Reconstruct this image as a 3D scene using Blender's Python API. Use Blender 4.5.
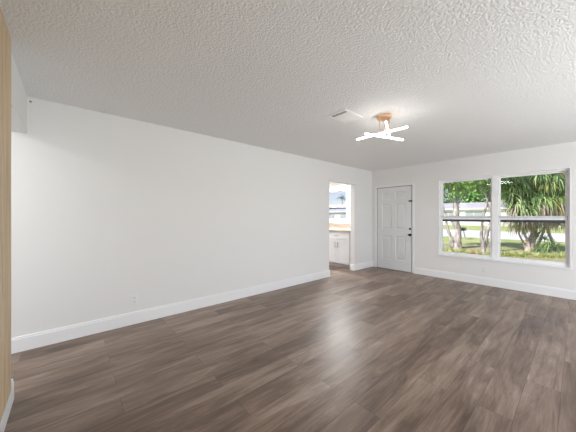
import bpy, bmesh, math, random
from mathutils import Vector, Matrix

for o in list(bpy.data.objects):
    bpy.data.objects.remove(o)
S = bpy.context.scene
C = S.collection
R = math.radians

# ------------------------------------------------------------------ camera
CAM_H = 1.282
YAW = R(49.07)
cam_d = bpy.data.cameras.new('camera')
cam_d.sensor_width = 36
cam_d.lens = 251.87 / 576 * 36
cam_d.shift_y = 0.55 / 576
cam_d.clip_start = 0.05
cam_d.clip_end = 500
cam = bpy.data.objects.new('camera', cam_d)
cam.location = (0, 0, CAM_H)
cam.rotation_euler = (R(90), 0, YAW)
C.objects.link(cam)
S.camera = cam

# ------------------------------------------------------------------ world, sun, lights, exposure
S.view_settings.view_transform = 'Standard'
S.view_settings.look = 'None'
S.view_settings.gamma = 1
S.view_settings.use_curve_mapping = False
S.view_settings.exposure = 0.2

W = bpy.data.worlds.new('sky')
S.world = W
W.use_nodes = True
wn = W.node_tree
wn.nodes.clear()
wo = wn.nodes.new('ShaderNodeOutputWorld')
wb = wn.nodes.new('ShaderNodeBackground')
sk = wn.nodes.new('ShaderNodeTexSky')
sk.sky_type = 'NISHITA'
sk.sun_disc = False
sk.sun_elevation = R(52)
sk.sun_rotation = R(200)
sk.air_density = 1.0
sk.dust_density = 0.6
sk.ozone_density = 1.5
wb.inputs['Strength'].default_value = 0.15
tint = wn.nodes.new('ShaderNodeMix')
tint.data_type = 'RGBA'
tint.blend_type = 'MULTIPLY'
tint.inputs['Factor'].default_value = 1
tint.inputs['B'].default_value = (1.02, .93, 1.12, 1)
wn.links.new(sk.outputs[0], tint.inputs['A'])
wn.links.new(tint.outputs['Result'], wb.inputs['Color'])
wn.links.new(wb.outputs[0], wo.inputs['Surface'])

sd = bpy.data.lights.new('sun', 'SUN')
sd.energy = 6.2
sd.angle = R(2)
sd.color = (1.0, .96, .9)
so = bpy.data.objects.new('sun', sd)
so.rotation_euler = Vector((0.30, 1.0, -0.85)).to_track_quat('-Z', 'Y').to_euler()
so.location = (0, -5, 12)
C.objects.link(so)

def area(name, loc, direction, sx, sy, power, col=(1, 1, 1)):
    d = bpy.data.lights.new(name, 'AREA')
    d.shape = 'RECTANGLE'
    d.size = sx
    d.size_y = sy
    d.energy = power
    d.color = col
    o = bpy.data.objects.new(name, d)
    o.location = loc
    o.rotation_euler = Vector(direction).to_track_quat('-Z', 'Z').to_euler()
    C.objects.link(o)
    return o

# fills added on the right and in the kitchen, plus the hall lamp
area('daylight_fill', (2.46, 2.9, 1.12), (-1, 0, .15), 4.5, 1.9, 150, (.93, .975, 1.0))  # added fill, standing for daylight through the added glass door
area('ceiling_fill', (2.40, 3.1, .30), (-1, .12, 1.1), 4.3, .35, 150, (.94, .98, 1.0))  # added upward fill that brightens the ceiling
area('kitchen_fill', (-4.9, 4.0, 2.40), (0, 0, -1), 1.0, 0.5, 40, (.96, .98, 1))  # unseen light added to brighten the kitchen
area('floor_sheen_light', (-4.25, 5.55, 2.27), (0, -.35, -1), 0.3, 0.2, 42, (.98, .99, 1))  # unseen light added to lay a sheen on the floor
area('hall_lamp', (-3.0, -1.6, 2.40), (0, 0, -1), 0.5, 0.5, 28, (.95, .98, 1))

# ------------------------------------------------------------------ dimensions (metres)
H = 2.44
XL = -3.4766          # left wall face
YF = 5.871            # far wall face
YN = -0.31            # near wall face
XR = 2.40             # right wall face
WT = 0.12
GZ = -0.10            # ground outside

# ------------------------------------------------------------------ materials
MATS = {}
def mat(name, col, rough=.5, metal=0.0, spec=.5, emit=None, es=0.0):
    m = bpy.data.materials.new(name)
    m.use_nodes = True
    b = m.node_tree.nodes['Principled BSDF']
    b.inputs['Base Color'].default_value = (*col, 1)
    b.inputs['Roughness'].default_value = rough
    b.inputs['Metallic'].default_value = metal
    b.inputs['Specular IOR Level'].default_value = spec
    if emit:
        b.inputs['Emission Color'].default_value = (*emit, 1)
        b.inputs['Emission Strength'].default_value = es
    MATS[name] = m
    return m

def nd(m, t, **kw):
    n = m.node_tree.nodes.new(t)
    for k, v in kw.items():
        setattr(n, k, v)
    return n

def lk(m, a, b):
    m.node_tree.links.new(a, b)

def bsdf(m):
    return m.node_tree.nodes['Principled BSDF']

def ramp(m, src, stops):
    r = nd(m, 'ShaderNodeValToRGB')
    e = r.color_ramp.elements
    while len(e) < len(stops):
        e.new(0.5)
    for i, (p, c) in enumerate(stops):
        e[i].position = p
        e[i].color = (*c, 1)
    lk(m, src, r.inputs[0])
    return r.outputs[0]

def mottle(m, scale, c1, c2, lo=.35, hi=.65, detail=4, stretch=None, coord='Object'):
    tc = nd(m, 'ShaderNodeTexCoord')
    src = tc.outputs[coord]
    if stretch:
        mp = nd(m, 'ShaderNodeMapping')
        mp.inputs['Scale'].default_value = stretch
        lk(m, src, mp.inputs[0])
        src = mp.outputs[0]
    n = nd(m, 'ShaderNodeTexNoise')
    n.inputs['Scale'].default_value = scale
    n.inputs['Detail'].default_value = detail
    lk(m, src, n.inputs['Vector'])
    lk(m, ramp(m, n.outputs[0], [(lo, c1), (hi, c2)]), bsdf(m).inputs['Base Color'])
    return n

def bump(m, scale, strength, dist=.01, detail=4, kind='noise', coord='Object'):
    tc = nd(m, 'ShaderNodeTexCoord')
    if kind == 'noise':
        n = nd(m, 'ShaderNodeTexNoise')
        n.inputs['Detail'].default_value = detail
    else:
        n = nd(m, 'ShaderNodeTexVoronoi')
    n.inputs['Scale'].default_value = scale
    lk(m, tc.outputs[coord], n.inputs['Vector'])
    b = nd(m, 'ShaderNodeBump')
    b.inputs['Strength'].default_value = strength
    b.inputs['Distance'].default_value = dist
    lk(m, n.outputs[0], b.inputs['Height'])
    lk(m, b.outputs[0], bsdf(m).inputs['Normal'])

wall_m = mat('wall_paint', (.80, .79, .78), .7, spec=.3)
bump(wall_m, 90, .04, .004)
trim_m = mat('trim_paint', (.87, .87, .87), .35)
bump(trim_m, 30, .02, .002)
door_m = mat('door_paint', (.76, .765, .77), .42)
bump(door_m, 40, .02, .002)
vinyl_m = mat('window_vinyl', (.90, .90, .91), .35)
bump(vinyl_m, 40, .02, .002)

# popcorn ceiling
ceil_m = mat('ceiling_texture_paint', (.87, .87, .865), .9, spec=.15)
def _ceil(m):
    tc = nd(m, 'ShaderNodeTexCoord')
    a = nd(m, 'ShaderNodeTexNoise')
    a.inputs['Scale'].default_value = 55
    a.inputs['Detail'].default_value = 2
    a.inputs['Roughness'].default_value = .62
    v = nd(m, 'ShaderNodeTexVoronoi')
    v.inputs['Scale'].default_value = 80
    lk(m, tc.outputs['Object'], a.inputs['Vector'])
    lk(m, tc.outputs['Object'], v.inputs['Vector'])
    s = nd(m, 'ShaderNodeMath', operation='SUBTRACT')
    lk(m, a.outputs[0], s.inputs[0])
    mu = nd(m, 'ShaderNodeMath', operation='MULTIPLY')
    lk(m, v.outputs['Distance'], mu.inputs[0])
    mu.inputs[1].default_value = .45
    lk(m, mu.outputs[0], s.inputs[1])
    b = nd(m, 'ShaderNodeBump')
    b.inputs['Strength'].default_value = .55
    b.inputs['Distance'].default_value = .013
    lk(m, s.outputs[0], b.inputs['Height'])
    lk(m, b.outputs[0], bsdf(m).inputs['Normal'])
_ceil(ceil_m)

# vinyl plank floor: planks run along y, 0.186 wide, 1.22 long
floor_m = mat('plank_floor', (.2, .15, .12), .36)
def _floor(m):
    PW, PL = .186, 1.22
    tc = nd(m, 'ShaderNodeTexCoord')
    sx = nd(m, 'ShaderNodeSeparateXYZ')
    lk(m, tc.outputs['Object'], sx.inputs[0])
    def mth(op, a, b=None, c=None):
        n = nd(m, 'ShaderNodeMath', operation=op)
        for i, v in enumerate((a, b, c)):
            if v is None:
                continue
            if isinstance(v, (int, float)):
                n.inputs[i].default_value = v
            else:
                lk(m, v, n.inputs[i])
        return n.outputs[0]
    u = mth('DIVIDE', mth('ADD', sx.outputs[0], 20 * PW + 1.0125), PW)
    row = mth('FLOOR', u)
    fu = mth('FRACT', u)
    off = mth('MULTIPLY', mth('ABSOLUTE', mth('SUBTRACT', mth('MODULO', row, 2), 1)), PL / 2)
    v = mth('DIVIDE', mth('ADD', mth('ADD', sx.outputs[1], off), 20 * PL - .88), PL)
    col = mth('FLOOR', v)
    fv = mth('FRACT', v)
    cb = nd(m, 'ShaderNodeCombineXYZ')
    lk(m, row, cb.inputs[0])
    lk(m, col, cb.inputs[1])
    wp = nd(m, 'ShaderNodeTexWhiteNoise', noise_dimensions='2D')
    lk(m, cb.outputs[0], wp.inputs['Vector'])
    # grain, shifted per plank
    sc = nd(m, 'ShaderNodeVectorMath', operation='SCALE')
    lk(m, wp.outputs['Color'], sc.inputs[0])
    sc.inputs['Scale'].default_value = 37
    ad = nd(m, 'ShaderNodeVectorMath', operation='ADD')
    lk(m, tc.outputs['Object'], ad.inputs[0])
    lk(m, sc.outputs[0], ad.inputs[1])
    def grain(scale, sy, det, rough, dist=0):
        mp = nd(m, 'ShaderNodeMapping')
        mp.inputs['Scale'].default_value = (1, sy, 1)
        lk(m, ad.outputs[0], mp.inputs[0])
        n = nd(m, 'ShaderNodeTexNoise')
        n.inputs['Scale'].default_value = scale
        n.inputs['Detail'].default_value = det
        n.inputs['Roughness'].default_value = rough
        n.inputs['Distortion'].default_value = dist
        lk(m, mp.outputs[0], n.inputs['Vector'])
        return n.outputs[0]
    g1 = grain(9, .13, 7, .68, 1.0)
    g2 = grain(75, .05, 3, .7)
    g3 = grain(3.2, .35, 2, .5)
    t = mth('ADD', mth('ADD', mth('MULTIPLY', mth('SUBTRACT', g1, .5), 1.6), mth('MULTIPLY', mth('SUBTRACT', g2, .5), .55)),
            mth('ADD', mth('MULTIPLY', mth('SUBTRACT', wp.outputs['Value'], .5), .26), mth('MULTIPLY', mth('SUBTRACT', g3, .5), .7)))
    t = mth('ADD', t, .5)
    c = ramp(m, t, [(.05, (.092, .057, .038)), (.36, (.178, .120, .086)), (.62, (.272, .195, .147)), (.95, (.42, .32, .255))])
    # seams
    su = mth('MINIMUM', fu, mth('SUBTRACT', 1, fu))
    sv = mth('MULTIPLY', mth('MINIMUM', fv, mth('SUBTRACT', 1, fv)), PL / PW)
    seam = mth('MINIMUM', su, sv)
    mr = nd(m, 'ShaderNodeMapRange')
    mr.inputs['From Min'].default_value = .003
    mr.inputs['From Max'].default_value = .013
    mr.inputs['To Min'].default_value = .55
    mr.inputs['To Max'].default_value = 1
    lk(m, seam, mr.inputs['Value'])
    mx = nd(m, 'ShaderNodeVectorMath', operation='SCALE')
    lk(m, c, mx.inputs[0])
    lk(m, mr.outputs[0], mx.inputs['Scale'])
    lk(m, mx.outputs[0], bsdf(m).inputs['Base Color'])
    rr = nd(m, 'ShaderNodeMapRange')
    rr.inputs['To Min'].default_value = .30
    rr.inputs['To Max'].default_value = .46
    lk(m, g1, rr.inputs['Value'])
    lk(m, rr.outputs[0], bsdf(m).inputs['Roughness'])
    b = nd(m, 'ShaderNodeBump')
    b.inputs['Strength'].default_value = .25
    b.inputs['Distance'].default_value = .002
    hh = mth('ADD', mth('MULTIPLY', g2, .5), mr.outputs[0])
    lk(m, hh, b.inputs['Height'])
    lk(m, b.outputs[0], bsdf(m).inputs['Normal'])
_floor(floor_m)

slat_m = mat('oak_slat', (.46, .34, .21), .55)
mottle(slat_m, 18, (.52, .38, .23), (.68, .53, .35), stretch=(3, 3, .12))
dark_m = mat('dark_felt', (.03, .028, .025), .9)
bump(dark_m, 200, .1, .001)
copper_m = mat('brushed_copper', (.86, .56, .34), .3, metal=.8)
bump(copper_m, 120, .03, .001)
lamp_m = mat('led_diffuser', (1, 1, 1), .4, emit=(1, .985, .96), es=15)
plate_m = mat('switch_plastic', (.80, .80, .79), .35)
bump(plate_m, 60, .01, .001)
slot_m = mat('socket_slot', (.09, .09, .09), .5)
vent_m = mat('vent_enamel', (.92, .92, .91), .4)
black_m = mat('black_metal', (.035, .033, .03), .35, metal=.6)
nickel_m = mat('handle_nickel', (.30, .29, .28), .35, metal=.8)
duct_shade_m = mat('duct_shade', (.02, .02, .02), .9)  # darkness of the duct, put into the colour
cab_m = mat('cabinet_lacquer', (.80, .80, .80), .4)
bump(cab_m, 50, .01, .001)
toe_m = mat('toe_kick_paint', (.62, .61, .6), .5)
butcher_m = mat('butcher_block', (.60, .47, .35), .4)
mottle(butcher_m, 25, (.50, .38, .27), (.68, .55, .42), stretch=(.15, 2, 2))
dark_strip_m = mat('dark_strip', (.05, .06, .07), .5)  # near black, for the strips at the meeting rail and the door gap
rail_m = mat('rail_aluminium', (.66, .69, .70), .4)

# tile backsplash
tile_m = mat('backsplash_tile', (.6, .54, .48), .3)
def _tile(m):
    tc = nd(m, 'ShaderNodeTexCoord')
    mp = nd(m, 'ShaderNodeMapping')
    mp.inputs['Rotation'].default_value = (R(90), 0, 0)
    lk(m, tc.outputs['Object'], mp.inputs[0])
    b = nd(m, 'ShaderNodeTexBrick')
    b.inputs['Color1'].default_value = (.50, .43, .38, 1)
    b.inputs['Color2'].default_value = (.56, .50, .45, 1)
    b.inputs['Mortar'].default_value = (.62, .58, .54, 1)
    b.inputs['Scale'].default_value = 1
    b.inputs['Brick Width'].default_value = .10
    b.inputs['Row Height'].default_value = .05
    b.inputs['Mortar Size'].default_value = .003
    lk(m, mp.outputs[0], b.inputs['Vector'])
    lk(m, b.outputs[0], bsdf(m).inputs['Base Color'])
_tile(tile_m)

# thin window glass: clear, with a Fresnel reflection
glass_m = bpy.data.materials.new('window_glass')
glass_m.use_nodes = True
_g = glass_m.node_tree
_g.nodes.clear()
_o = _g.nodes.new('ShaderNodeOutputMaterial')
_mx = _g.nodes.new('ShaderNodeMixShader')
_tr = _g.nodes.new('ShaderNodeBsdfTransparent')
_tr.inputs[0].default_value = (.96, .975, .97, 1)
_gl = _g.nodes.new('ShaderNodeBsdfGlossy')
_gl.inputs['Roughness'].default_value = .01
_fr = _g.nodes.new('ShaderNodeFresnel')
_fr.inputs[0].default_value = 1.5
_g.links.new(_fr.outputs[0], _mx.inputs[0])
_g.links.new(_tr.outputs[0], _mx.inputs[1])
_g.links.new(_gl.outputs[0], _mx.inputs[2])
_g.links.new(_mx.outputs[0], _o.inputs[0])

# outside
lawn_m = mat('lawn_grass', (.2, .3, .06), .9, spec=.1)
mottle(lawn_m, 1.3, (.32, .38, .12), (.52, .53, .24), detail=8)
bump(lawn_m, 30, .5, .03)
bed_m = mat('bed_mulch', (.3, .3, .15), .95, spec=.1)
mottle(bed_m, 5, (.30, .32, .13), (.42, .36, .24), detail=8)
road_m = mat('pale_road', (.60, .57, .55), .9, spec=.2)
mottle(road_m, 3, (.70, .67, .65), (.80, .77, .75))
stucco_m = mat('white_stucco', (.85, .84, .84), .9)
bump(stucco_m, 20, .1, .01)
lilac_m = mat('lilac_stucco', (.58, .56, .64), .9)
bump(lilac_m, 20, .1, .01)
roof_m = mat('pale_roof_tile', (.70, .66, .68), .8)
mottle(roof_m, 6, (.40, .37, .39), (.50, .46, .48))
roof2_m = mat('grey_roof_tile', (.40, .40, .46), .8)
mottle(roof2_m, 6, (.36, .36, .43), (.48, .47, .53))
farglass_m = mat('far_window_glass', (.30, .33, .36), .15)
soffit_m = mat('soffit_paint', (.55, .53, .52), .8)
bark_m = mat('grey_bark', (.3, .26, .23), .9, spec=.15)
mottle(bark_m, 9, (.20, .17, .15), (.62, .56, .53), stretch=(1, 1, .4), detail=8)
bump(bark_m, 25, .8, .03)
pinkbark_m = mat('pinkish_bark', (.4, .3, .27), .9, spec=.15)
mottle(pinkbark_m, 9, (.42, .31, .27), (.72, .60, .56), stretch=(1, 1, 2.5), detail=6)
bump(pinkbark_m, 25, .6, .03)

def leafmat(name, c1, c2, scale=2.0, c3=None):
    m = mat(name, c1, .5, spec=.35)
    g = nd(m, 'ShaderNodeNewGeometry')
    stops = [(0, c1), (1, c2)] if c3 is None else [(0, c1), (.7, c2), (1, c3)]
    lk(m, ramp(m, g.outputs['Random Per Island'], stops), bsdf(m).inputs['Base Color'])
    tl = nd(m, 'ShaderNodeBsdfTranslucent')
    tl.inputs[0].default_value = (*[min(1, x * 1.3) for x in c2], 1)
    mx = nd(m, 'ShaderNodeMixShader')
    mx.inputs[0].default_value = .28
    out = m.node_tree.nodes['Material Output']
    lk(m, bsdf(m).outputs[0], mx.inputs[1])
    lk(m, tl.outputs[0], mx.inputs[2])
    lk(m, mx.outputs[0], out.inputs[0])
    return m
strap_m = leafmat('strap_leaf', (.05, .12, .05), (.30, .46, .17), c3=(.72, .78, .40))
yellow_m = leafmat('yellowed_leaf', (.55, .48, .14), (.78, .66, .30))
deadleaf_m = leafmat('dry_hanging_leaf', (.36, .28, .24), (.68, .56, .50))
leaf_m = leafmat('small_tree_leaf', (.07, .18, .06), (.32, .50, .14), c3=(.65, .72, .32))
farleaf_m = leafmat('far_tree_leaf', (.05, .20, .06), (.26, .50, .12), c3=(.55, .70, .22))
palm_m = leafmat('palm_leaf', (.08, .16, .14), (.16, .27, .22))
grassclump_m = leafmat('grass_blade', (.30, .38, .10), (.55, .58, .24), c3=(.78, .72, .42))
redleaf_m = leafmat('reddish_leaf', (.45, .14, .08), (.62, .36, .18))

# ------------------------------------------------------------------ mesh helpers
def add_box(bm, x0, x1, y0, y1, z0, z1):
    v = [bm.verts.new(p) for p in ((x0, y0, z0), (x1, y0, z0), (x1, y1, z0), (x0, y1, z0),
                                   (x0, y0, z1), (x1, y0, z1), (x1, y1, z1), (x0, y1, z1))]
    for f in ((3, 2, 1, 0), (4, 5, 6, 7), (0, 1, 5, 4), (1, 2, 6, 5), (2, 3, 7, 6), (3, 0, 4, 7)):
        bm.faces.new([v[i] for i in f])
    return v

def add_cyl(bm, p0, p1, r0, r1=None, n=16, caps=True):
    r1 = r0 if r1 is None else r1
    p0, p1 = Vector(p0), Vector(p1)
    q = (p1 - p0).to_track_quat('Z', 'Y')
    a, b = [], []
    for i in range(n):
        t = 2 * math.pi * i / n
        d = q @ Vector((math.cos(t), math.sin(t), 0))
        a.append(bm.verts.new(p0 + d * r0))
        b.append(bm.verts.new(p1 + d * r1))
    for i in range(n):
        bm.faces.new((a[i], a[(i + 1) % n], b[(i + 1) % n], b[i]))
    if caps:
        bm.faces.new(a[::-1])
        bm.faces.new(b)

def add_lathe(bm, prof, centre, axis='Z', n=32):
    """prof: list of (radius, height) along the axis"""
    rings = []
    cx, cy, cz = centre
    for r, h in prof:
        ring = []
        for i in range(n):
            t = 2 * math.pi * i / n
            a, b = r * math.cos(t), r * math.sin(t)
            p = (cx + a, cy + b, cz + h) if axis == 'Z' else ((cx + a, cy + h, cz + b) if axis == 'Y' else (cx + h, cy + a, cz + b))
            ring.append(bm.verts.new(p))
        rings.append(ring)
    for k in range(len(rings) - 1):
        for i in range(n):
            bm.faces.new((rings[k][i], rings[k][(i + 1) % n], rings[k + 1][(i + 1) % n], rings[k + 1][i]))
    bm.faces.new(rings[0][::-1])
    bm.faces.new(rings[-1])

def add_tube(bm, pts, rads, n=9, wob=0.0, rnd=None):
    pts = [Vector(p) for p in pts]
    rings = []
    for k, p in enumerate(pts):
        d = (pts[min(k + 1, len(pts) - 1)] - pts[max(k - 1, 0)]).normalized()
        ref = Vector((0, 1, 0)) if abs(d.y) < .9 else Vector((1, 0, 0))
        u = d.cross(ref).normalized()
        w = d.cross(u).normalized()
        ring = []
        for i in range(n):
            t = 2 * math.pi * i / n
            r = rads[k] * (1 + (rnd.uniform(-wob, wob) if rnd else 0))
            ring.append(bm.verts.new(p + (u * math.cos(t) + w * math.sin(t)) * r))
        rings.append(ring)
    for k in range(len(rings) - 1):
        for i in range(n):
            bm.faces.new((rings[k][i], rings[k][(i + 1) % n], rings[k + 1][(i + 1) % n], rings[k + 1][i]))
    bm.faces.new(rings[0][::-1])
    bm.faces.new(rings[-1])

def smooth_path(ctrl, sub=5):
    """Catmull-Rom through (x,y,z,r) control points"""
    out = []
    P = [Vector(c) for c in ctrl]
    P = [P[0] * 2 - P[1]] + P + [P[-1] * 2 - P[-2]]
    for i in range(1, len(P) - 2):
        for s in range(sub):
            t = s / sub
            a, b, c, d = P[i - 1], P[i], P[i + 1], P[i + 2]
            out.append(.5 * ((2 * b) + (c - a) * t + (2 * a - 5 * b + 4 * c - d) * t * t + (3 * b - a - 3 * c + d) * t ** 3))
    out.append(P[-2])
    return out

def branch(bm, ctrl, rnd, n=9, wob=.1):
    pts = smooth_path([Vector(c) for c in ctrl])
    add_tube(bm, [p.to_3d() if len(p) == 3 else Vector(p[:3]) for p in pts], [max(.004, p[3]) for p in pts], n, wob, rnd)

def obj(name, bm, m, parent=None, smooth=False, bevel=0, origin=None):
    bmesh.ops.recalc_face_normals(bm, faces=bm.faces)
    if bevel:
        bmesh.ops.bevel(bm, geom=list(bm.edges), offset=bevel, segments=1, affect='EDGES')
    if origin is not None:
        bmesh.ops.translate(bm, verts=bm.verts, vec=-Vector(origin))
    me = bpy.data.meshes.new(name)
    bm.to_mesh(me)
    bm.free()
    me.materials.append(m)
    if smooth:
        for p in me.polygons:
            p.use_smooth = True
    o = bpy.data.objects.new(name, me)
    if origin is not None:
        o.location = origin
    C.objects.link(o)
    if parent:
        o.parent = parent
    return o

def tag(o, label, cat, group=None, kind=None):
    o['label'] = label
    if cat:
        o['category'] = cat
    if group:
        o['group'] = group
    if kind:
        o['kind'] = kind
    return o

def thing(name, label, cat, loc=(0, 0, 0), rotz=0, group=None, kind=None):
    o = bpy.data.objects.new(name, None)
    o.empty_display_size = .1
    o.location = loc
    o.rotation_euler = (0, 0, rotz)
    C.objects.link(o)
    return tag(o, label, cat, group, kind)

def struct(name, bm, m, label=None, **kw):
    o = obj(name, bm, m, **kw)
    o['kind'] = 'structure'
    if label:
        o['label'] = label
    return o

def boxes(*bs):
    bm = bmesh.new()
    for b in bs:
        add_box(bm, *b)
    return bm

def copy_tree(o, parent=None):
    c = o.copy()
    C.objects.link(c)
    c.parent = parent
    c.matrix_parent_inverse = o.matrix_parent_inverse.copy()
    for ch in list(o.children):
        copy_tree(ch, c)
    return c

def wall_holes(axis, a0, a1, z0, z1, f0, f1, holes):
    """wall spanning a0..a1 along axis ('x' or 'y'), thickness f0..f1, holes as (a,b,za,zb); one closed mesh"""
    A = sorted({a0, a1, *[h[0] for h in holes], *[h[1] for h in holes]})
    Z = sorted({z0, z1, *[h[2] for h in holes], *[h[3] for h in holes]})
    A = [a for a in A if a0 <= a <= a1]
    Z = [z for z in Z if z0 <= z <= z1]
    bm = bmesh.new()
    def P(a, f, z):
        return bm.verts.new((a, f, z) if axis == 'x' else (f, a, z))
    def solid(i, j):
        if i < 0 or j < 0 or i >= len(A) - 1 or j >= len(Z) - 1:
            return False
        ca, cz = (A[i] + A[i + 1]) / 2, (Z[j] + Z[j + 1]) / 2
        return not any(h[0] < ca < h[1] and h[2] < cz < h[3] for h in holes)
    for i in range(len(A) - 1):
        for j in range(len(Z) - 1):
            if not solid(i, j):
                continue
            l, r, b, t = A[i], A[i + 1], Z[j], Z[j + 1]
            for f in (f0, f1):
                bm.faces.new((P(l, f, b), P(r, f, b), P(r, f, t), P(l, f, t)))
            if not solid(i - 1, j):
                bm.faces.new((P(l, f0, b), P(l, f1, b), P(l, f1, t), P(l, f0, t)))
            if not solid(i + 1, j):
                bm.faces.new((P(r, f0, b), P(r, f1, b), P(r, f1, t), P(r, f0, t)))
            if not solid(i, j - 1):
                bm.faces.new((P(l, f0, b), P(r, f0, b), P(r, f1, b), P(l, f1, b)))
            if not solid(i, j + 1):
                bm.faces.new((P(l, f0, t), P(r, f0, t), P(r, f1, t), P(l, f1, t)))
    bmesh.ops.remove_doubles(bm, verts=bm.verts, dist=1e-5)
    return bm

# ------------------------------------------------------------------ room shell
DO = (4.176, 5.10)                       # kitchen opening in the left wall
OT = 2.045                               # its head
DX = (-3.345, -2.470)                    # entry door opening
WX = (-1.935, -0.0755)                   # front window
WZ = (0.478, 2.048)
KX = (-5.30, -4.26)                      # kitchen window
KZ = (1.155, 2.015)
YO = YF + .20                            # outer face of the far wall

struct('floor', boxes((-6.6, XR, -3.2, YF, -.08, 0)), floor_m, 'grey brown wood plank floor')
struct('ceiling', boxes((-6.6, XR, -3.2, YF, H, H + .15)), ceil_m, 'off white textured ceiling')
struct('wall_left', wall_holes('y', -3.2, YF, 0, H, XL - WT, XL, [(DO[0], DO[1], 0, OT)]), wall_m, 'long plain white left wall with an opening to the kitchen')
struct('wall_far', wall_holes('x', -6.6, XR + WT, -.08, H + .15, YF, YO,
       [(DX[0] - .02, DX[1] + .02, 0, 2.02), (WX[0], WX[1], WZ[0], WZ[1]), (KX[0], KX[1], KZ[0], KZ[1])]), wall_m, 'white far wall with entry door and double window')
nw = wall_holes('x', XL, XR, 0, H, YN - WT, YN, [(XL, -2.585, 0, 2.08)])
struct('wall_near', nw, wall_m, 'near wall behind the slat panel, with a header over the hall opening')
struct('wall_right', wall_holes('y', -3.2, YF, 0, H, XR, XR + WT, [(.6, 5.4, .1, 2.14)]), wall_m)
struct('wall_hall', boxes((XL, XR, -3.32, -3.2, 0, H)), wall_m)
struct('wall_hall_side', boxes((-2.2, -2.08, -3.2, YN - WT, 0, H)), wall_m)
struct('wall_kitchen', boxes((-6.72, -6.6, 1.9, YF, 0, H)), wall_m)
struct('wall_kitchen_back', boxes((-6.6, XL - WT, 1.78, 1.9, 0, H)), wall_m)

BT, BH = .015, .145
def base_profile(bm, p0, p1, nrm):
    """baseboard run from p0 to p1 (x,y), nrm points into the room; stepped top edge"""
    p0, p1, nrm = Vector((*p0, 0)), Vector((*p1, 0)), Vector((*nrm, 0))
    prof = [(0, 0), (BT, 0), (BT, BH - .022), (BT - .004, BH - .018), (BT - .004, BH - .004), (BT - .008, BH), (0, BH)]
    a = [bm.verts.new(p0 + nrm * d + Vector((0, 0, z + .001))) for d, z in prof]
    b = [bm.verts.new(p1 + nrm * d + Vector((0, 0, z + .001))) for d, z in prof]
    n = len(prof)
    for i in range(n):
        bm.faces.new((a[i], a[(i + 1) % n], b[(i + 1) % n], b[i]))
    bm.faces.new(a[::-1])
    bm.faces.new(b)

bm = bmesh.new()
base_profile(bm, (XL, -3.2), (XL, DO[0] + BT), (1, 0))
base_profile(bm, (XL, DO[0]), (XL - WT, DO[0]), (0, 1))
struct('baseboard_left', bm, trim_m, 'tall white baseboard along the left wall')
bm = bmesh.new()
base_profile(bm, (XL, DO[1] - BT), (XL, YF), (1, 0))
base_profile(bm, (XL, DO[1]), (XL - WT, DO[1]), (0, -1))
struct('baseboard_corner', bm, trim_m, 'short white baseboard between kitchen opening and corner')
bm = bmesh.new()
base_profile(bm, (DX[1] + .055, YF), (XR, YF), (0, -1))
struct('baseboard_far', bm, trim_m, 'tall white baseboard under the front window')
bm = bmesh.new()
base_profile(bm, (-2.585 - BT, YN), (XR, YN), (0, 1))
base_profile(bm, (-2.585, YN), (-2.585, YN - WT), (-1, 0))
struct('baseboard_near', bm, trim_m, 'white baseboard below the wood slat panel')
bm = bmesh.new()
base_profile(bm, (XR, YF - BT), (XR, YN + BT), (-1, 0))
struct('baseboard_right', bm, trim_m)

# slat panel on the near wall
sp = thing('slat_wall_panel', 'tan vertical wood slat panel on the near wall at left edge', 'wall panel', (-2.43, YN, BH))
bm = boxes((-2.43, XR - .02, YN + .0005, YN + .008, BH + .002, H - .004))
bk = obj('felt_backing', bm, dark_m)
bm = bmesh.new()
x = -2.43
while x < XR - .06:
    add_box(bm, x, x + .030, YN + .008, YN + .022, BH + .002, H - .004)
    x += .042
sl = obj('slats', bm, slat_m)
for o in (bk, sl):
    o.parent = sp
    o.matrix_parent_inverse = Matrix.Translation((2.43, -YN, -BH))

# ------------------------------------------------------------------ entry door
def local(o, parent):
    """keep world coordinates used while building, but hang the object under its thing"""
    o.parent = parent
    o.matrix_parent_inverse = Matrix.Translation(-parent.location)
    return o

dr = thing('door_1', 'white six panel entry door with black hardware', None, (-2.91, YF, 0), kind='structure')
# leaf with panels pressed into it
dx0, dx1, dy = -3.331, -2.492, YF + .012
def panel_rects(x0, x1):
    w = x1 - x0
    cols = [(x0 + .125, x0 + w / 2 - .045), (x0 + w / 2 + .045, x1 - .125)]
    rows = [(.245, .815), (.975, 1.585), (1.69, 1.88)]
    return [(c[0], c[1], r[0], r[1]) for c in cols for r in rows]
bm = wall_holes('x', dx0, dx1, .012, 1.988, dy, dy + .04, panel_rects(dx0, dx1))
leaf = local(obj('door_leaf', bm, door_m), dr)
for (a, b, z0, z1) in panel_rects(dx0, dx1):
    bm = bmesh.new()
    def ring(i, d):
        return [bm.verts.new((x, dy + d, z)) for x, z in ((a + i, z0 + i), (b - i, z0 + i), (b - i, z1 - i), (a + i, z1 - i))]
    rs = [ring(0, 0), ring(.014, .012), ring(.026, .012), ring(.052, .002)]
    for k in range(3):
        for i in range(4):
            bm.faces.new((rs[k][i], rs[k][(i + 1) % 4], rs[k + 1][(i + 1) % 4], rs[k + 1][i]))
    bm.faces.new(rs[3])
    bk = ring(0, .04)
    for i in range(4):
        bm.faces.new((rs[0][i], rs[0][(i + 1) % 4], bk[(i + 1) % 4], bk[i]))
    bm.faces.new(bk)
    o = local(obj('door_panel', bm, door_m), dr)
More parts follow.
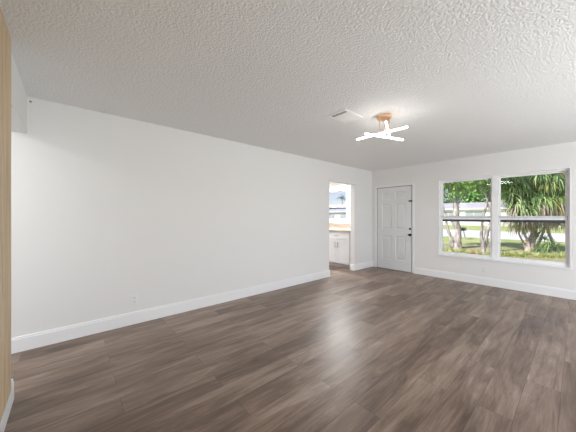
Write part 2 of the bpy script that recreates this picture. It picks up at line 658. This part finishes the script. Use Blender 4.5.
# frame: jambs, stop and casing
fr = boxes((DX[0] - .019, DX[0] + .001, YF + .001, YF + .12, 0.001, 2.018),
           (DX[1] - .001, DX[1] + .019, YF + .001, YF + .12, 0.001, 2.018),
           (DX[0] + .001, DX[1] - .001, YF + .001, YF + .12, 2.000, 2.018))
local(obj('door_frame', fr, trim_m), dr)
cs = boxes((DX[0] - .052, DX[0] - .004, YF - .008, YF, .001, 2.045),
           (DX[1] + .004, DX[1] + .052, YF - .008, YF, .001, 2.045),
           (DX[0] - .004, DX[1] + .004, YF - .008, YF, 2.004, 2.045))
local(obj('door_casing', cs, trim_m, bevel=.002), dr)
local(obj('threshold', boxes((DX[0] + .002, DX[1] - .002, YF - .02, YF + .10, .001, .011)), nickel_m), dr)
local(obj('gap_strip', boxes((DX[0] + .0015, DX[0] + .0135, YF + .016, YF + .05, .012, 1.998),
                                 (DX[0] + .0136, DX[1] - .002, YF + .016, YF + .05, 1.9885, 1.9995)), dark_strip_m), dr)  # dark strip filling the gap left of and above the leaf
kx = -2.522
bm = bmesh.new()
add_lathe(bm, [(.032, 0), (.032, -.006), (.014, -.010), (.012, -.034), (.022, -.042), (.025, -.054), (.021, -.064), (.010, -.070)], (kx, dy, .862), 'Y', 24)
local(obj('door_knob', bm, black_m, smooth=True), dr)
bm = bmesh.new()
add_lathe(bm, [(.022, 0), (.022, -.010), (.018, -.014)], (kx, dy, 1.0), 'Y', 24)
add_box(bm, kx - .006, kx + .006, dy - .032, dy - .014, .982, 1.018)
local(obj('deadbolt', bm, black_m), dr)
bm = boxes((-2.545, -2.496, dy - .014, dy, 1.620, 1.652), (-2.492, -2.466, YF - .020, YF - .012, 1.618, 1.657), (-2.54, -2.484, YF - .034, YF - .010, 1.629, 1.646))
local(obj('swing_bar_guard', bm, black_m), dr)
for z in (.28, 1.0, 1.75):
    bm = bmesh.new()
    add_cyl(bm, (DX[0] + .004, YF - .004, z - .045), (DX[0] + .004, YF - .004, z + .045), .006, n=10)
    local(obj('hinge', bm, trim_m), dr)

# ------------------------------------------------------------------ windows
def make_window(name, label, x0, x1, z0, z1, units, f=.036, s=.024, m=.095):
    w = thing(name, label, None, ((x0 + x1) / 2, YF, z0), kind='structure')
    e = .001
    X0, X1, Z0, Z1 = x0 + e, x1 - e, z0 + e, z1 - e
    ya, yb = YF + .045, YF + .125                       # main frame depth
    bm = wall_holes('x', X0, X1, Z0, Z1, ya, yb, units_holes(X0, X1, Z0, Z1, f, units, m))
    local(obj('window_frame', bm, vinyl_m), w)
    # painted liner of the opening
    bm = boxes((X0, X0 + .012, YF - .004, ya - .001, Z0, Z1), (X1 - .012, X1, YF - .004, ya - .001, Z0, Z1), (X0 + .012, X1 - .012, YF - .004, ya - .001, Z1 - .012, Z1))
    local(obj('window_liner', bm, trim_m), w)
    for (a, b, za, zb) in units_holes(X0, X1, Z0, Z1, f, units, m):
        zm = za + (zb - za) * .497
        a, b, za, zb = a + .001, b - .001, za + .001, zb - .001
        bm = wall_holes('x', a, b, zm, zb, YF + .090, YF + .115, [(a + s, b - s, zm + .03, zb - s)])
        up = local(obj('upper_sash', bm, vinyl_m), w)
        g = obj('pane', boxes((a + s, b - s, YF + .100, YF + .104, zm + .03, zb - s)), glass_m)
        g.parent = up
        bm = wall_holes('x', a, b, za, zm - .004, YF + .060, YF + .085, [(a + s, b - s, za + .036, zm - .034)])
        lo = local(obj('lower_sash', bm, vinyl_m), w)
        g = obj('pane', boxes((a + s, b - s, YF + .070, YF + .074, za + .036, zm - .034)), glass_m)
        g.parent = lo
        local(obj('meeting_rail', boxes((a + .002, b - .002, YF + .046, YF + .089, zm - .003, zm + .034)), rail_m, bevel=.003), w)
        local(obj('rail_strip', boxes((a + s, b - s, YF + .0605, YF + .069, zm - .078, zm - .0345)), dark_strip_m), w)  # dark strip below the meeting rail
    return w

def units_holes(X0, X1, Z0, Z1, f, units, m):
    wd = (X1 - X0 - 2 * f - (units - 1) * m) / units
    return [(X0 + f + i * (wd + m), X0 + f + i * (wd + m) + wd, Z0 + f, Z1 - f) for i in range(units)]

w1 = make_window('window_1', 'white double unit sash window in the far wall', WX[0], WX[1], WZ[0], WZ[1], 2)
local(obj('window_sill', boxes((WX[0] - .02, WX[1] + .02, YF - .028, YF, WZ[0] - .008, WZ[0] + .012),
                               (WX[0] + .002, WX[1] - .002, YF, YF + .044, WZ[0] + .001, WZ[0] + .012)), trim_m), w1)
w2 = make_window('window_2', 'white kitchen window above the counter', KX[0], KX[1], KZ[0], KZ[1], 1, .016, .016)
local(obj('window_sill', boxes((KX[0] - .03, KX[1] + .10, YF - .035, YF, KZ[0] - .07, KZ[0] + .006)), trim_m), w2)
local(obj('window_head_trim', boxes((KX[0] - .02, KX[1] + .02, YF - .06, YF - .001, KZ[1] + .002, H - .01)), trim_m), w2)

# glass door added to the unseen right wall as a source for the daylight
gd = thing('added_glass_door', 'added wide glass door in the unseen right wall', None, (XR, 3.0, .1), kind='structure')
bm = wall_holes('y', .601, 5.399, .101, 2.139, XR + .02, XR + .05, [(.66, 2.97, .16, 2.08), (3.03, 5.34, .16, 2.08)])
local(obj('door_frame', bm, vinyl_m), gd)

# ------------------------------------------------------------------ ceiling things
vt = thing('ceiling_vent', 'square white metal air vent in the textured ceiling', 'vent', (-1.765, 2.405, H))
vx0, vx1, vy0, vy1 = -1.892, -1.640, 2.235, 2.575
bm = bmesh.new()
o4 = [(vx0, vy0), (vx1, vy0), (vx1, vy1), (vx0, vy1)]
i4 = [(vx0 + .028, vy0 + .028), (vx1 - .028, vy0 + .028), (vx1 - .028, vy1 - .028), (vx0 + .028, vy1 - .028)]
r0 = [bm.verts.new((x, y, H - .001)) for x, y in o4]
r1 = [bm.verts.new((x, y, H - .006)) for x, y in o4]
r2 = [bm.verts.new((x, y, H - .008)) for x, y in i4]
r3 = [bm.verts.new((x, y, H - .001)) for x, y in i4]
for p, q in ((r0, r1), (r1, r2), (r2, r3), (r3, r0)):
    for i in range(4):
        bm.faces.new((p[i], p[(i + 1) % 4], q[(i + 1) % 4], q[i]))
local(obj('vent_frame', bm, vent_m), vt)
local(obj('duct_shade_sheet', boxes((vx0 + .028, vx1 - .028, vy0 + .028, vy1 - .028, H - .003, H - .001)), duct_shade_m), vt)  # flat black sheet painted as the shaded inside of the duct
bm = bmesh.new()
for k in range(8):
    xx = vx0 + .045 + k * .0225
    add_box(bm, xx, xx + .0035, vy0 + .0285, vy0 + .080, H - .0055, H - .0032)
y = vy0 + .080
while y < vy1 - .032:
    a = [bm.verts.new(p) for p in ((vx0 + .030, y, H - .005), (vx1 - .030, y, H - .005), (vx1 - .030, y + .022, H - .0085), (vx0 + .030, y + .022, H - .0085))]
    b = [bm.verts.new(v.co + Vector((0, .001, .0015))) for v in a]
    bm.faces.new(a); bm.faces.new(b[::-1])
    for i in range(4):
        bm.faces.new((a[i], a[(i + 1) % 4], b[(i + 1) % 4], b[i]))
    y += .0205
local(obj('louvers', bm, vent_m), vt)

LX, LY = -1.467, 2.735
lt = thing('ceiling_light', 'copper ceiling light with three crossed glowing white bars', 'lamp', (LX, LY, H))
bm = bmesh.new()
add_lathe(bm, [(.079, -.001), (.079, -.030), (.074, -.036), (.02, -.038)], (LX, LY, H), 'Z', 40)
local(obj('canopy', bm, copper_m), lt)
bars = [((-1.785, 2.671, 2.230), (-1.185, 2.702, 2.230)), ((-1.538, 2.455, 2.192), (-1.363, 2.988, 2.192)), ((-1.315, 2.490, 2.272), (-1.530, 2.985, 2.272))]
rods = [(-1.492, 2.687, 2.245), (-1.452, 2.717, 2.207), (-1.412, 2.744, 2.285)]
for (a, b), rd in zip(bars, rods):
    a, b = Vector(a), Vector(b)
    d = (b - a).normalized()
    n = d.cross(Vector((0, 0, 1))).normalized()
    bm = bmesh.new()
    def hb(bm, a, b, hw, z0, z1):
        v = []
        for z in (z0, z1):
            for p, s in ((a, -1), (a, 1), (b, 1), (b, -1)):
                v.append(bm.verts.new(p + n * hw * s + Vector((0, 0, z))))
        for f in ((0, 1, 2, 3), (7, 6, 5, 4), (0, 4, 5, 1), (1, 5, 6, 2), (2, 6, 7, 3), (3, 7, 4, 0)):
            bm.faces.new([v[i] for i in f])
    hb(bm, a, b, .0075, .0075, .012)
    fx = local(obj('light_bar', bm, copper_m), lt)
    bm = bmesh.new()
    hb(bm, a, b, .0075, -.0075, .0075)
    g = obj('diffuser', bm, lamp_m)
    g.parent = fx
    bm = bmesh.new()
    add_cyl(bm, rd, (rd[0], rd[1], H - .037), .005, n=10)
    local(obj('rod', bm, copper_m), lt)

# ------------------------------------------------------------------ plates
def outlet(loc, nrm, label, width=.072, height=.117, kind='outlet'):
    t = thing('wall_outlet' if kind == 'outlet' else 'light_switch', label, kind if kind == 'outlet' else 'light switch', loc)
    ax = 'x' if nrm == 'x' else 'y'
    def bx(u0, u1, d0, d1, z0, z1):
        if ax == 'x':
            return (loc[0] + d0, loc[0] + d1, loc[1] + u0, loc[1] + u1, loc[2] + z0, loc[2] + z1)
        return (loc[0] + u0, loc[0] + u1, loc[1] - d1, loc[1] - d0, loc[2] + z0, loc[2] + z1)
    local(obj('cover_plate', boxes(bx(-width / 2, width / 2, .0003, .006, -height / 2, height / 2)), plate_m, bevel=.002), t)
    if kind == 'outlet':
        for s in (-1, 1):
            zc = s * .024
            rc = local(obj('receptacle', boxes(bx(-.017, .017, .0061, .008, zc - .016, zc + .016)), plate_m, bevel=.0008), t)
            sl = obj('slot', boxes(bx(-.008, -.005, .0081, .0085, zc - .006, zc + .007), bx(.005, .008, .0081, .0085, zc - .006, zc + .007), bx(-.0025, .0025, .0081, .0085, zc - .013, zc - .009)), slot_m)
            sl.parent = rc
    else:
        for s in (-1, 1):
            local(obj('toggle', boxes(bx(s * .023 - .005, s * .023 + .005, .0061, .014, -.002, .014)), plate_m, bevel=.001), t)
    return t
outlet((XL, .585, .293), 'x', 'white outlet plate low on the long left wall', width=.085)
outlet((-1.17, YF, .285), 'y', 'white outlet plate on the far wall below the window')
outlet((-2.29, YF, 1.20), 'y', 'white light switch plate on the far wall between door and window', width=.115, kind='switch')
bm = bmesh.new()
add_lathe(bm, [(.004, 0), (.010, .003), (.006, .012), (.002, .013)], (XL, -.285, 2.395), 'X', 12)
tag(obj('nail', bm, nickel_m), 'small dark nail at the ceiling corner of the left wall', 'nail')

# ------------------------------------------------------------------ kitchen
CX0, CX1, CY = -4.400, -3.630, 5.120
cb = thing('base_cabinet', 'white shaker base cabinet seen through the kitchen opening', 'cabinet', ((CX0 + CX1) / 2, 5.45, 0))
local(obj('body', boxes((CX0, CX1, CY + .019, YF - .004, .10, .908)), cab_m), cb)
local(obj('toe_kick', boxes((CX0, CX1, CY + .075, CY + .09, .001, .10)), toe_m), cb)
def shaker(x0, x1, z0, z1, st=.055):
    bm = wall_holes('x', x0, x1, z0, z1, CY, CY + .018, [(x0 + st, x1 - st, z0 + st, z1 - st)])
    add_box(bm, x0 + st - .001, x1 - st + .001, CY + .008, CY + .0175, z0 + st - .001, z1 - st + .001)
    return bm
def pull(parent, p0, p1):
    bm = bmesh.new()
    p0, p1 = Vector(p0), Vector(p1)
    d = (p1 - p0).normalized() * .012
    add_cyl(bm, p0, p1, .006, n=10)
    for q in (p0 + d, p1 - d):
        add_cyl(bm, q, (q.x, CY, q.z), .0045, n=8)
    h = obj('handle', bm, nickel_m, smooth=False)
    h.parent = parent
mid = (CX0 + CX1) / 2
d = local(obj('drawer', shaker(CX0 + .004, CX1 - .004, .712, .895, .042), cab_m), cb)
pull(d, (mid - .06, CY - .028, .800), (mid + .06, CY - .028, .800))
for a, b, hx in ((CX0 + .004, mid - .002, mid - .04), (mid + .002, CX1 - .004, mid + .04)):
    d = local(obj('door', shaker(a, b, .112, .704), cab_m), cb)
    pull(d, (hx, CY - .028, .50), (hx, CY - .028, .63))
cb2 = copy_tree(cb)
cb2.location.x -= .775
cb2['label'] = 'white base cabinet further left along the kitchen counter'
tag(obj('countertop', boxes((-5.9, XL - WT - .003, CY - .03, YF - .009, .910, .950)), butcher_m, bevel=.003), 'light wood butcher block countertop on the white kitchen cabinets', 'countertop')
struct('backsplash', boxes((-5.9, XL - WT - .003, YF - .008, YF - .0005, .951, KZ[0] - .072)), tile_m, 'beige tile backsplash above the counter')

# ------------------------------------------------------------------ outside: ground
struct('lawn', boxes((-260, 160, YO, 20.2, GZ - .3, GZ)), lawn_m, 'front lawn')
struct('road', boxes((-260, 160, 20.2, 30.5, GZ - .3, GZ - .01)), road_m, 'pale sunlit street')
struct('lawn_across', boxes((-260, 160, 30.5, 260, GZ - .3, GZ)), lawn_m, 'lawn across the street')
struct('planting_bed', boxes((-5.2, 1.9, YO + .4, 14.6, GZ, GZ + .02)), bed_m, 'planting bed in front of the window')

SN, CS = math.sin(YAW), math.cos(YAW)
def place(px, T):
    """ground position seen at photo column px, T metres from the camera along its axis"""
    a = (px - 288) / 251.87
    return Vector(((-SN + CS * a) * T, (CS + SN * a) * T, GZ))

# houses
def house(name, label, x0, x1, y0, y1, zw, zr, wm, rm, wins, doors=()):
    h = thing(name, label, 'house', ((x0 + x1) / 2, y0, GZ))
    local(obj('walls', boxes((x0, x1, y0, y1, GZ, zw)), wm), h)
    bm = bmesh.new()
    e = .6
    lo = [(x0 - e, y0 - e), (x1 + e, y0 - e), (x1 + e, y1 + e), (x0 - e, y1 + e)]
    dm = (y1 - y0) / 2 + e
    t = [(x0 - e + dm, (y0 + y1) / 2), (x1 + e - dm, (y0 + y1) / 2)]
    b = [bm.verts.new((x, y, zw + .001)) for x, y in lo]
    c = [bm.verts.new((x, y, zw + .16)) for x, y in lo]
    r = [bm.verts.new((x, y, zr)) for x, y in t]
    bm.faces.new(b[::-1])
    for i in range(4):
        bm.faces.new((b[i], b[(i + 1) % 4], c[(i + 1) % 4], c[i]))
    bm.faces.new((c[0], c[1], r[1], r[0]))
    bm.faces.new((c[1], c[2], r[1]))
    bm.faces.new((c[2], c[3], r[0], r[1]))
    bm.faces.new((c[3], c[0], r[0]))
    local(obj('roof', bm, rm), h)
    local(obj('fascia', boxes((x0 - e, x1 + e, y0 - e - .03, y0 - e - .001, zw - .02, zw + .14)), stucco_m), h)
    for (a, bb, z0, z1) in wins:
        f = local(obj('window', wall_holes('x', a, bb, z0, z1, y0 - .06, y0 - .001, [(a + .09, (a + bb) / 2 - .04, z0 + .09, z1 - .09), ((a + bb) / 2 + .04, bb - .09, z0 + .09, z1 - .09)]), soffit_m), h)
        g = obj('pane', boxes((a + .09, bb - .09, y0 - .03, y0 - .001, z0 + .09, z1 - .09)), farglass_m)
        g.parent = f
    for (a, bb) in doors:
        local(obj('garage_door', boxes((a, bb, y0 - .05, y0 - .001, GZ + .01, 2.0)), soffit_m), h)
    return h
house('house', 'long white bungalow across the street behind the trees', -22, 9, 49, 58, 2.45, 3.75, stucco_m, roof_m,
      [(-15.6, -13.6, .95, 2.1), (-12.2, -9.8, .9, 2.1), (-4, -2, .9, 2.1), (1.5, 4, .9, 2.1)], [(-8.9, -6.0)])
house('house', 'lilac white house with grey roof seen through the kitchen window', -48, -31, 49, 58, 2.35, 3.75, lilac_m, roof2_m,
      [(-45, -42.6, .8, 2.0), (-41, -39, .8, 2.0), (-37.4, -34.2, .8, 2.0)])

# ------------------------------------------------------------------ foliage builders
def leaf_quad(bm, p, d, up, L, wd):
    s = d.cross(up)
    if s.length < 1e-4:
        s = d.cross(Vector((1, 0, 0)))
    s.normalize()
    m = p + d * L * .5 + up * L * .06
    vs = [bm.verts.new(q) for q in (p, m - s * wd, p + d * L, m + s * wd)]
    bm.faces.new((vs[0], vs[1], vs[2]))
    bm.faces.new((vs[0], vs[2], vs[3]))

def crown_mesh(rnd, blobs, n, L, wd, droop=.2):
    bm = bmesh.new()
    tot = sum(b[3] ** 2 for b in blobs)
    for (cx, cy, cz, r) in blobs:
        for _ in range(int(n * r * r / tot)):
            d = Vector((rnd.gauss(0, 1), rnd.gauss(0, 1), rnd.gauss(0, 1))).normalized()
            p = Vector((cx, cy, cz)) + Vector((d.x, d.y, d.z * .85)) * r * (rnd.random() ** .45)
            dd = (d + Vector((rnd.gauss(0, .6), rnd.gauss(0, .6), rnd.gauss(0, .6) - droop))).normalized()
            up = Vector((rnd.gauss(0, .5), rnd.gauss(0, .5), 1)).normalized()
            k = rnd.uniform(.6, 1.3)
            leaf_quad(bm, p, dd, up, L * k, wd * k)
    return bm

def strap(bm, p, d, L, wd, droop, seg=5):
    """long arching strap leaf with a folded middle"""
    d = d.normalized()
    pos = Vector(p)
    pl = None
    s = d.cross(Vector((0, 0, 1)))
    if s.length < 1e-3:
        s = Vector((1, 0, 0))
    s.normalize()
    for k in range(seg + 1):
        t = k / seg
        w = wd * (1 - t ** 1.6) * (.7 + .3 * min(1, t * 4)) + .001
        up = s.cross(d).normalized()
        row = [bm.verts.new(pos - s * w), bm.verts.new(pos - up * w * .35), bm.verts.new(pos + s * w)]
        if pl:
            bm.faces.new((pl[0], pl[1], row[1], row[0]))
            bm.faces.new((pl[1], pl[2], row[2], row[1]))
        pl = row
        pos = pos + d * (L / seg)
        d = (d + Vector((0, 0, -droop / seg * (1 + t)))).normalized()

# strap leaved clump behind the right hand window unit
rnd = random.Random(4)
pc = place(530, 9.9)
clump = thing('screw_pine', 'big strap leaved clump with pinkish trunks outside the right window unit', 'tree', pc)
def pt(px, py, T, r):
    """point seen at photo pixel (px, py) at depth T"""
    q = place(px, T)
    return (q.x, q.y, CAM_H + (216.55 - py) * T / 251.87, r)
stems = [
    [pt(529, 255, 9.9, .16), pt(531, 243, 9.9, .13), pt(534, 232, 9.9, .11), pt(533, 218, 9.9, .12), pt(531, 200, 9.9, .08)],
    [pt(531, 254, 9.8, .10), pt(527, 240, 9.8, .08), pt(522, 228, 9.9, .07), pt(519, 216, 9.9, .07), pt(515, 200, 10, .05)],
    [pt(534, 254, 10.1, .10), pt(540, 240, 10.1, .08), pt(545, 226, 10.1, .08), pt(548, 212, 10.2, .07), pt(551, 198, 10.2, .05)],
    [pt(556, 255, 10.0, .12), pt(553, 243, 10.0, .10), pt(548, 230, 10.0, .09), pt(550, 216, 10.0, .08), pt(556, 205, 10.0, .06)],
    [pt(528, 256, 10.1, .08), pt(524, 244, 10.1, .06), pt(519, 233, 10.2, .05), pt(521, 222, 10.3, .05), pt(526, 205, 10.3, .05)],
]
for s in stems:
    s = [(a, b, c, d * (1.0 if s is stems[0] else .55)) for a, b, c, d in s]
    bm = bmesh.new()
    branch(bm, s, rnd)
    local(obj('trunk', bm, pinkbark_m, smooth=True), clump)
gb, yb_, db_ = bmesh.new(), bmesh.new(), bmesh.new()
heads = []
for i in range(105):
    px = rnd.uniform(511, 572)
    top = 176 if px > 512 else 186
    py = rnd.uniform(162, 211)
    if px < 514 and py > 196:
        py = 190
    heads.append((px, py, rnd.uniform(9.3, 10.7)))
for i in range(26):
    heads.append((514 + i * 1.95, 199 + rnd.uniform(0, 12), rnd.uniform(9.2, 9.9)))
for (px, py, T) in heads:
    c = Vector(pt(px, py, T, 0)[:3])
    for _ in range(46):
        a = rnd.uniform(0, 2 * math.pi)
        el = rnd.uniform(-.5, 1.1)
        d = Vector((math.cos(a) * math.cos(el), math.sin(a) * math.cos(el), math.sin(el)))
        bmx = gb
        if 545 < px < 556 and rnd.random() < .28:
            bmx = yb_
        strap(bmx, c, d, rnd.uniform(.38, .68), rnd.uniform(.018, .030), rnd.uniform(2.2, 4.4))
    if py > 190:
        for _ in range(12):
            a = rnd.uniform(0, 2 * math.pi)
            strap(db_, c + Vector((0, 0, -.05)), Vector((math.cos(a) * .7, math.sin(a) * .7, -.3)), rnd.uniform(.5, .9), .02, 3.0)
for (px, py, T) in [(520, 222, 9.8), (526, 220, 9.7), (514, 219, 9.9), (541, 221, 9.9), (552, 220, 9.8), (556, 223, 9.9), (533, 224, 9.9), (524, 226, 10), (518, 226, 10), (548, 218, 9.8), (558, 217, 9.7), (562, 219, 9.9)]:
    c = Vector(pt(px, py, T, 0)[:3])
    for _ in range(44):
        a = rnd.uniform(0, 2 * math.pi)
        strap(db_ if rnd.random() < .6 else gb, c, Vector((math.cos(a) * .8, math.sin(a) * .8, .2)), rnd.uniform(.35, .8), .022, 3.4)
for (px, py, T) in [(545, 240, 9.6), (550, 246, 9.5), (541, 249, 9.6), (538, 236, 9.7), (556, 248, 9.7), (544, 252, 9.4)]:
    c = Vector(pt(px, py, T, 0)[:3])
    for _ in range(26):
        a = rnd.uniform(0, 2 * math.pi)
        el = rnd.uniform(.1, 1.3)
        strap(gb, c, Vector((math.cos(a) * math.cos(el), math.sin(a) * math.cos(el), math.sin(el))), rnd.uniform(.3, .6), .02, 2.0)
local(obj('leaves', gb, strap_m), clump)
local(obj('yellow_leaves', yb_, yellow_m), clump)['label'] = 'yellowed hanging leaves'
local(obj('dry_leaves', db_, deadleaf_m), clump)['label'] = 'dry brownish hanging leaves'

# two twisted garden trees behind the left hand window unit
def garden_tree(label, base, stems, crown, seed, n=3200):
    rnd = random.Random(seed)
    t = thing('garden_tree', label, 'tree', base)
    for k, s in enumerate(stems):
        s = [(a, b, c, d * .78) for a, b, c, d in s]
        bm = bmesh.new()
        branch(bm, s, rnd, wob=.14)
        local(obj('trunk' if k == 0 else 'branch', bm, bark_m, smooth=True), t)
    bm = crown_mesh(rnd, crown, n, .16, .035)
    local(obj('foliage', bm, leaf_m), t)
    return t
T1 = 10.8
garden_tree('grey forked tree with a thick trunk outside the left window unit', place(457, T1),
    [[pt(457, 250, T1, .30), pt(457, 243, T1, .20), pt(458, 232, T1, .16), pt(456, 220, T1, .17), pt(456, 210, T1, .15), pt(455.5, 203, T1, .13)],
     [pt(452, 247, T1, .12), pt(451, 238, T1, .08), pt(447.5, 229, T1, .07), pt(446, 219, T1, .06), pt(443, 207, T1, .05)],
     [pt(456, 228, T1, .08), pt(452, 222, T1, .06), pt(449, 216, T1, .05)],
     [pt(455.5, 205, T1, .09), pt(452, 200, T1, .06), pt(448, 195, T1, .045), pt(443, 190, T1 + .3, .03), pt(438, 184, T1 + .3, .02)],
     [pt(455.5, 205, T1, .09), pt(457, 199, T1, .06), pt(459, 192, T1, .05), pt(459, 184, T1 - .2, .035), pt(461, 175, T1 - .2, .02)],
     [pt(456, 206, T1, .07), pt(459.5, 201, T1, .05), pt(463, 197, T1, .035), pt(468, 192, T1 + .4, .02)],
     [pt(448, 195, T1, .04), pt(449, 189, T1, .03), pt(447, 180, T1, .02)]],
    [pt(x, y, T, r) for x, y, T, r in ((447, 186, 10.9, .55), (458, 180, 10.9, .6), (440, 180, 11.2, .6), (468, 184, 11.2, .5), (452, 170, 10.6, .8), (466, 168, 11, .8), (436, 196, 11.4, .4))], 7)
T2 = 9.6
garden_tree('garden tree of two thin twisted trunks seen just left of the window mullion', place(486, T2),
    [[pt(484, 256, T2, .13), pt(483, 246, T2, .09), pt(481.5, 236, T2, .07), pt(482, 226, T2, .06), pt(483.5, 216, T2, .06), pt(486, 206, T2, .055), pt(487, 198, T2, .05), pt(483, 188, T2, .05), pt(484, 174, T2, .04)],
     [pt(487, 257, T2, .12), pt(488.5, 247, T2, .08), pt(486, 238, T2, .08), pt(488, 229, T2, .09), pt(491, 221, T2, .06), pt(490, 211, T2, .05), pt(487, 203, T2, .05)],
     [pt(483, 243, T2, .06), pt(485.5, 239, T2, .05), pt(488, 235, T2, .05)],
     [pt(487, 198, T2, .05), pt(491, 190, T2, .04), pt(493, 178, T2, .03)],
     [pt(483.5, 190, T2, .04), pt(479, 184, T2, .03), pt(474, 176, T2, .02)]],
    [pt(x, y, T, r) for x, y, T, r in ((487, 184, 9.7, .45), (492, 190, 9.9, .4), (480, 176, 9.7, .6), (500, 178, 9.9, .6), (488, 168, 9.4, .7), (505, 190, 10.6, .35))], 9, 2400)

# trees behind the bungalow
def far_tree(seed):
    rnd = random.Random(seed)
    t = thing('broadleaf_tree', 'x', 'tree')
    bm = bmesh.new()
    branch(bm, [(0, 0, 0, .45), (.1, 0, 2, .35), (-.1, .1, 5, .3), (.2, 0, 9, .12)], rnd)
    obj('trunk', bm, bark_m, t, smooth=True)
    blobs = [(rnd.uniform(-3, 3), rnd.uniform(-2, 2), rnd.uniform(3.4, 12), rnd.uniform(1.7, 2.9)) for _ in range(13)]
    obj('foliage', crown_mesh(rnd, blobs, 5200, .62, .19), farleaf_m, t)
    return t
kinds = [far_tree(21), far_tree(33), far_tree(45)]
spots = [(-24, 63.5), (-14.3, 63), (-4.7, 63.5), (5, 63), (-19.3, 74.5), (-9.5, 74), (0.2, 74.5), (10, 74)]
for i, (x, y) in enumerate(spots):
    t = kinds[i] if i < 3 else copy_tree(kinds[i % 3])
    t.location = (x, y, GZ)
    t.rotation_euler = (0, 0, i * 1.3)
    s = 1 + .12 * math.sin(i * 2.1)
    t.scale = (s, s, s)
    t['label'] = 'dense green leafy tree rising beyond the white bungalow across the street'
    t['group'] = 'broadleaf trees beyond the bungalow'

# palm seen through the kitchen window
pp = place(342, 85)
palm = thing('palm_tree', 'palm with drooping fronds against the blue sky in the kitchen window', 'palm', pp)
rnd = random.Random(5)
bm = bmesh.new()
branch(bm, [(pp.x, pp.y, GZ, .28), (pp.x + .1, pp.y, 3.6, .2), (pp.x, pp.y, 7.6, .16)], rnd)
local(obj('trunk', bm, bark_m, smooth=True), palm)
bm = bmesh.new()
for i in range(22):
    a = i * 2.4
    el = rnd.uniform(-.2, 1.2)
    d = Vector((math.cos(a) * math.cos(el), math.sin(a) * math.cos(el), math.sin(el)))
    pos = Vector((pp.x, pp.y, 7.6))
    for k in range(12):
        side = d.cross(Vector((0, 0, 1))).normalized()
        for s in (-1, 1):
            leaf_quad(bm, pos, (side * s + d * .6 + Vector((0, 0, -.45))).normalized(), Vector((0, 0, 1)), .62 * (1 - k / 18), .05)
        pos = pos + d * .19
        d = (d + Vector((0, 0, -.13))).normalized()
local(obj('fronds', bm, palm_m), palm)

# low plants in the bed
def grass_clump(seed, m, n, L):
    rnd = random.Random(seed)
    bm = bmesh.new()
    for _ in range(n):
        a = rnd.uniform(0, 2 * math.pi)
        el = rnd.uniform(.4, 1.4)
        strap(bm, (rnd.gauss(0, .05), rnd.gauss(0, .05), 0), Vector((math.cos(a) * math.cos(el), math.sin(a) * math.cos(el), math.sin(el))), L * rnd.uniform(.6, 1.2), .011, 1.6, 4)
    return obj('grass_clump', bm, m)
protos = [grass_clump(1, grassclump_m, 60, .30), grass_clump(2, grassclump_m, 50, .24), grass_clump(3, redleaf_m, 26, .2)]
plants = [(445, 9.6, 0), (449, 9.0, 1), (453, 9.7, 1), (462, 9.5, 0), (468, 9.1, 1), (473, 9.3, 2), (477, 9.2, 2), (480, 8.8, 1), (491, 8.9, 0), (495, 9.4, 1),
          (503, 8.7, 0), (508, 8.9, 1), (513, 8.6, 0), (518, 8.8, 1), (523, 8.5, 0), (527, 9.0, 1), (537, 8.4, 1), (543, 8.5, 1), (549, 8.3, 0), (555, 8.5, 1), (560, 8.3, 0), (565, 8.6, 1), (571, 8.4, 0)]
seen = set()
for i, (px, T, k) in enumerate(plants):
    if k not in seen:
        o = protos[k]
        seen.add(k)
    else:
        o = protos[k].copy()
        C.objects.link(o)
    q = place(px, T)
    o.location = (q.x, q.y, GZ + .021)
    o.rotation_euler = (0, 0, i * 1.7)
    if k == 2:
        tag(o, 'low reddish leaved clump in the bed outside the left window unit', 'plant', 'reddish clumps in the bed')
    elif px < 500:
        tag(o, 'yellow green grassy clump under the two grey trees outside', 'plant', 'grassy clumps outside the left window unit')
    else:
        tag(o, 'yellow green grassy clump in front of the strap leaved clump', 'plant', 'grassy clumps outside the right window unit')

# mailbox on its post at the lawn edge
q = place(465.5, 15.3)
ml = thing('mailbox', 'small black mailbox on a leaning grey post by the street', 'mailbox', q)
bm = bmesh.new()
add_cyl(bm, (q.x, q.y, GZ), (q.x - .10, q.y, .42), .035, .03, n=8)
local(obj('post', bm, bark_m), ml)
bm = bmesh.new()
add_box(bm, q.x - .20, q.x + .0, q.y - .2, q.y + .2, .42, .52)
add_cyl(bm, (q.x - .10, q.y - .2, .52), (q.x - .10, q.y + .2, .52), .10, n=16)
local(obj('box', bm, black_m), ml)
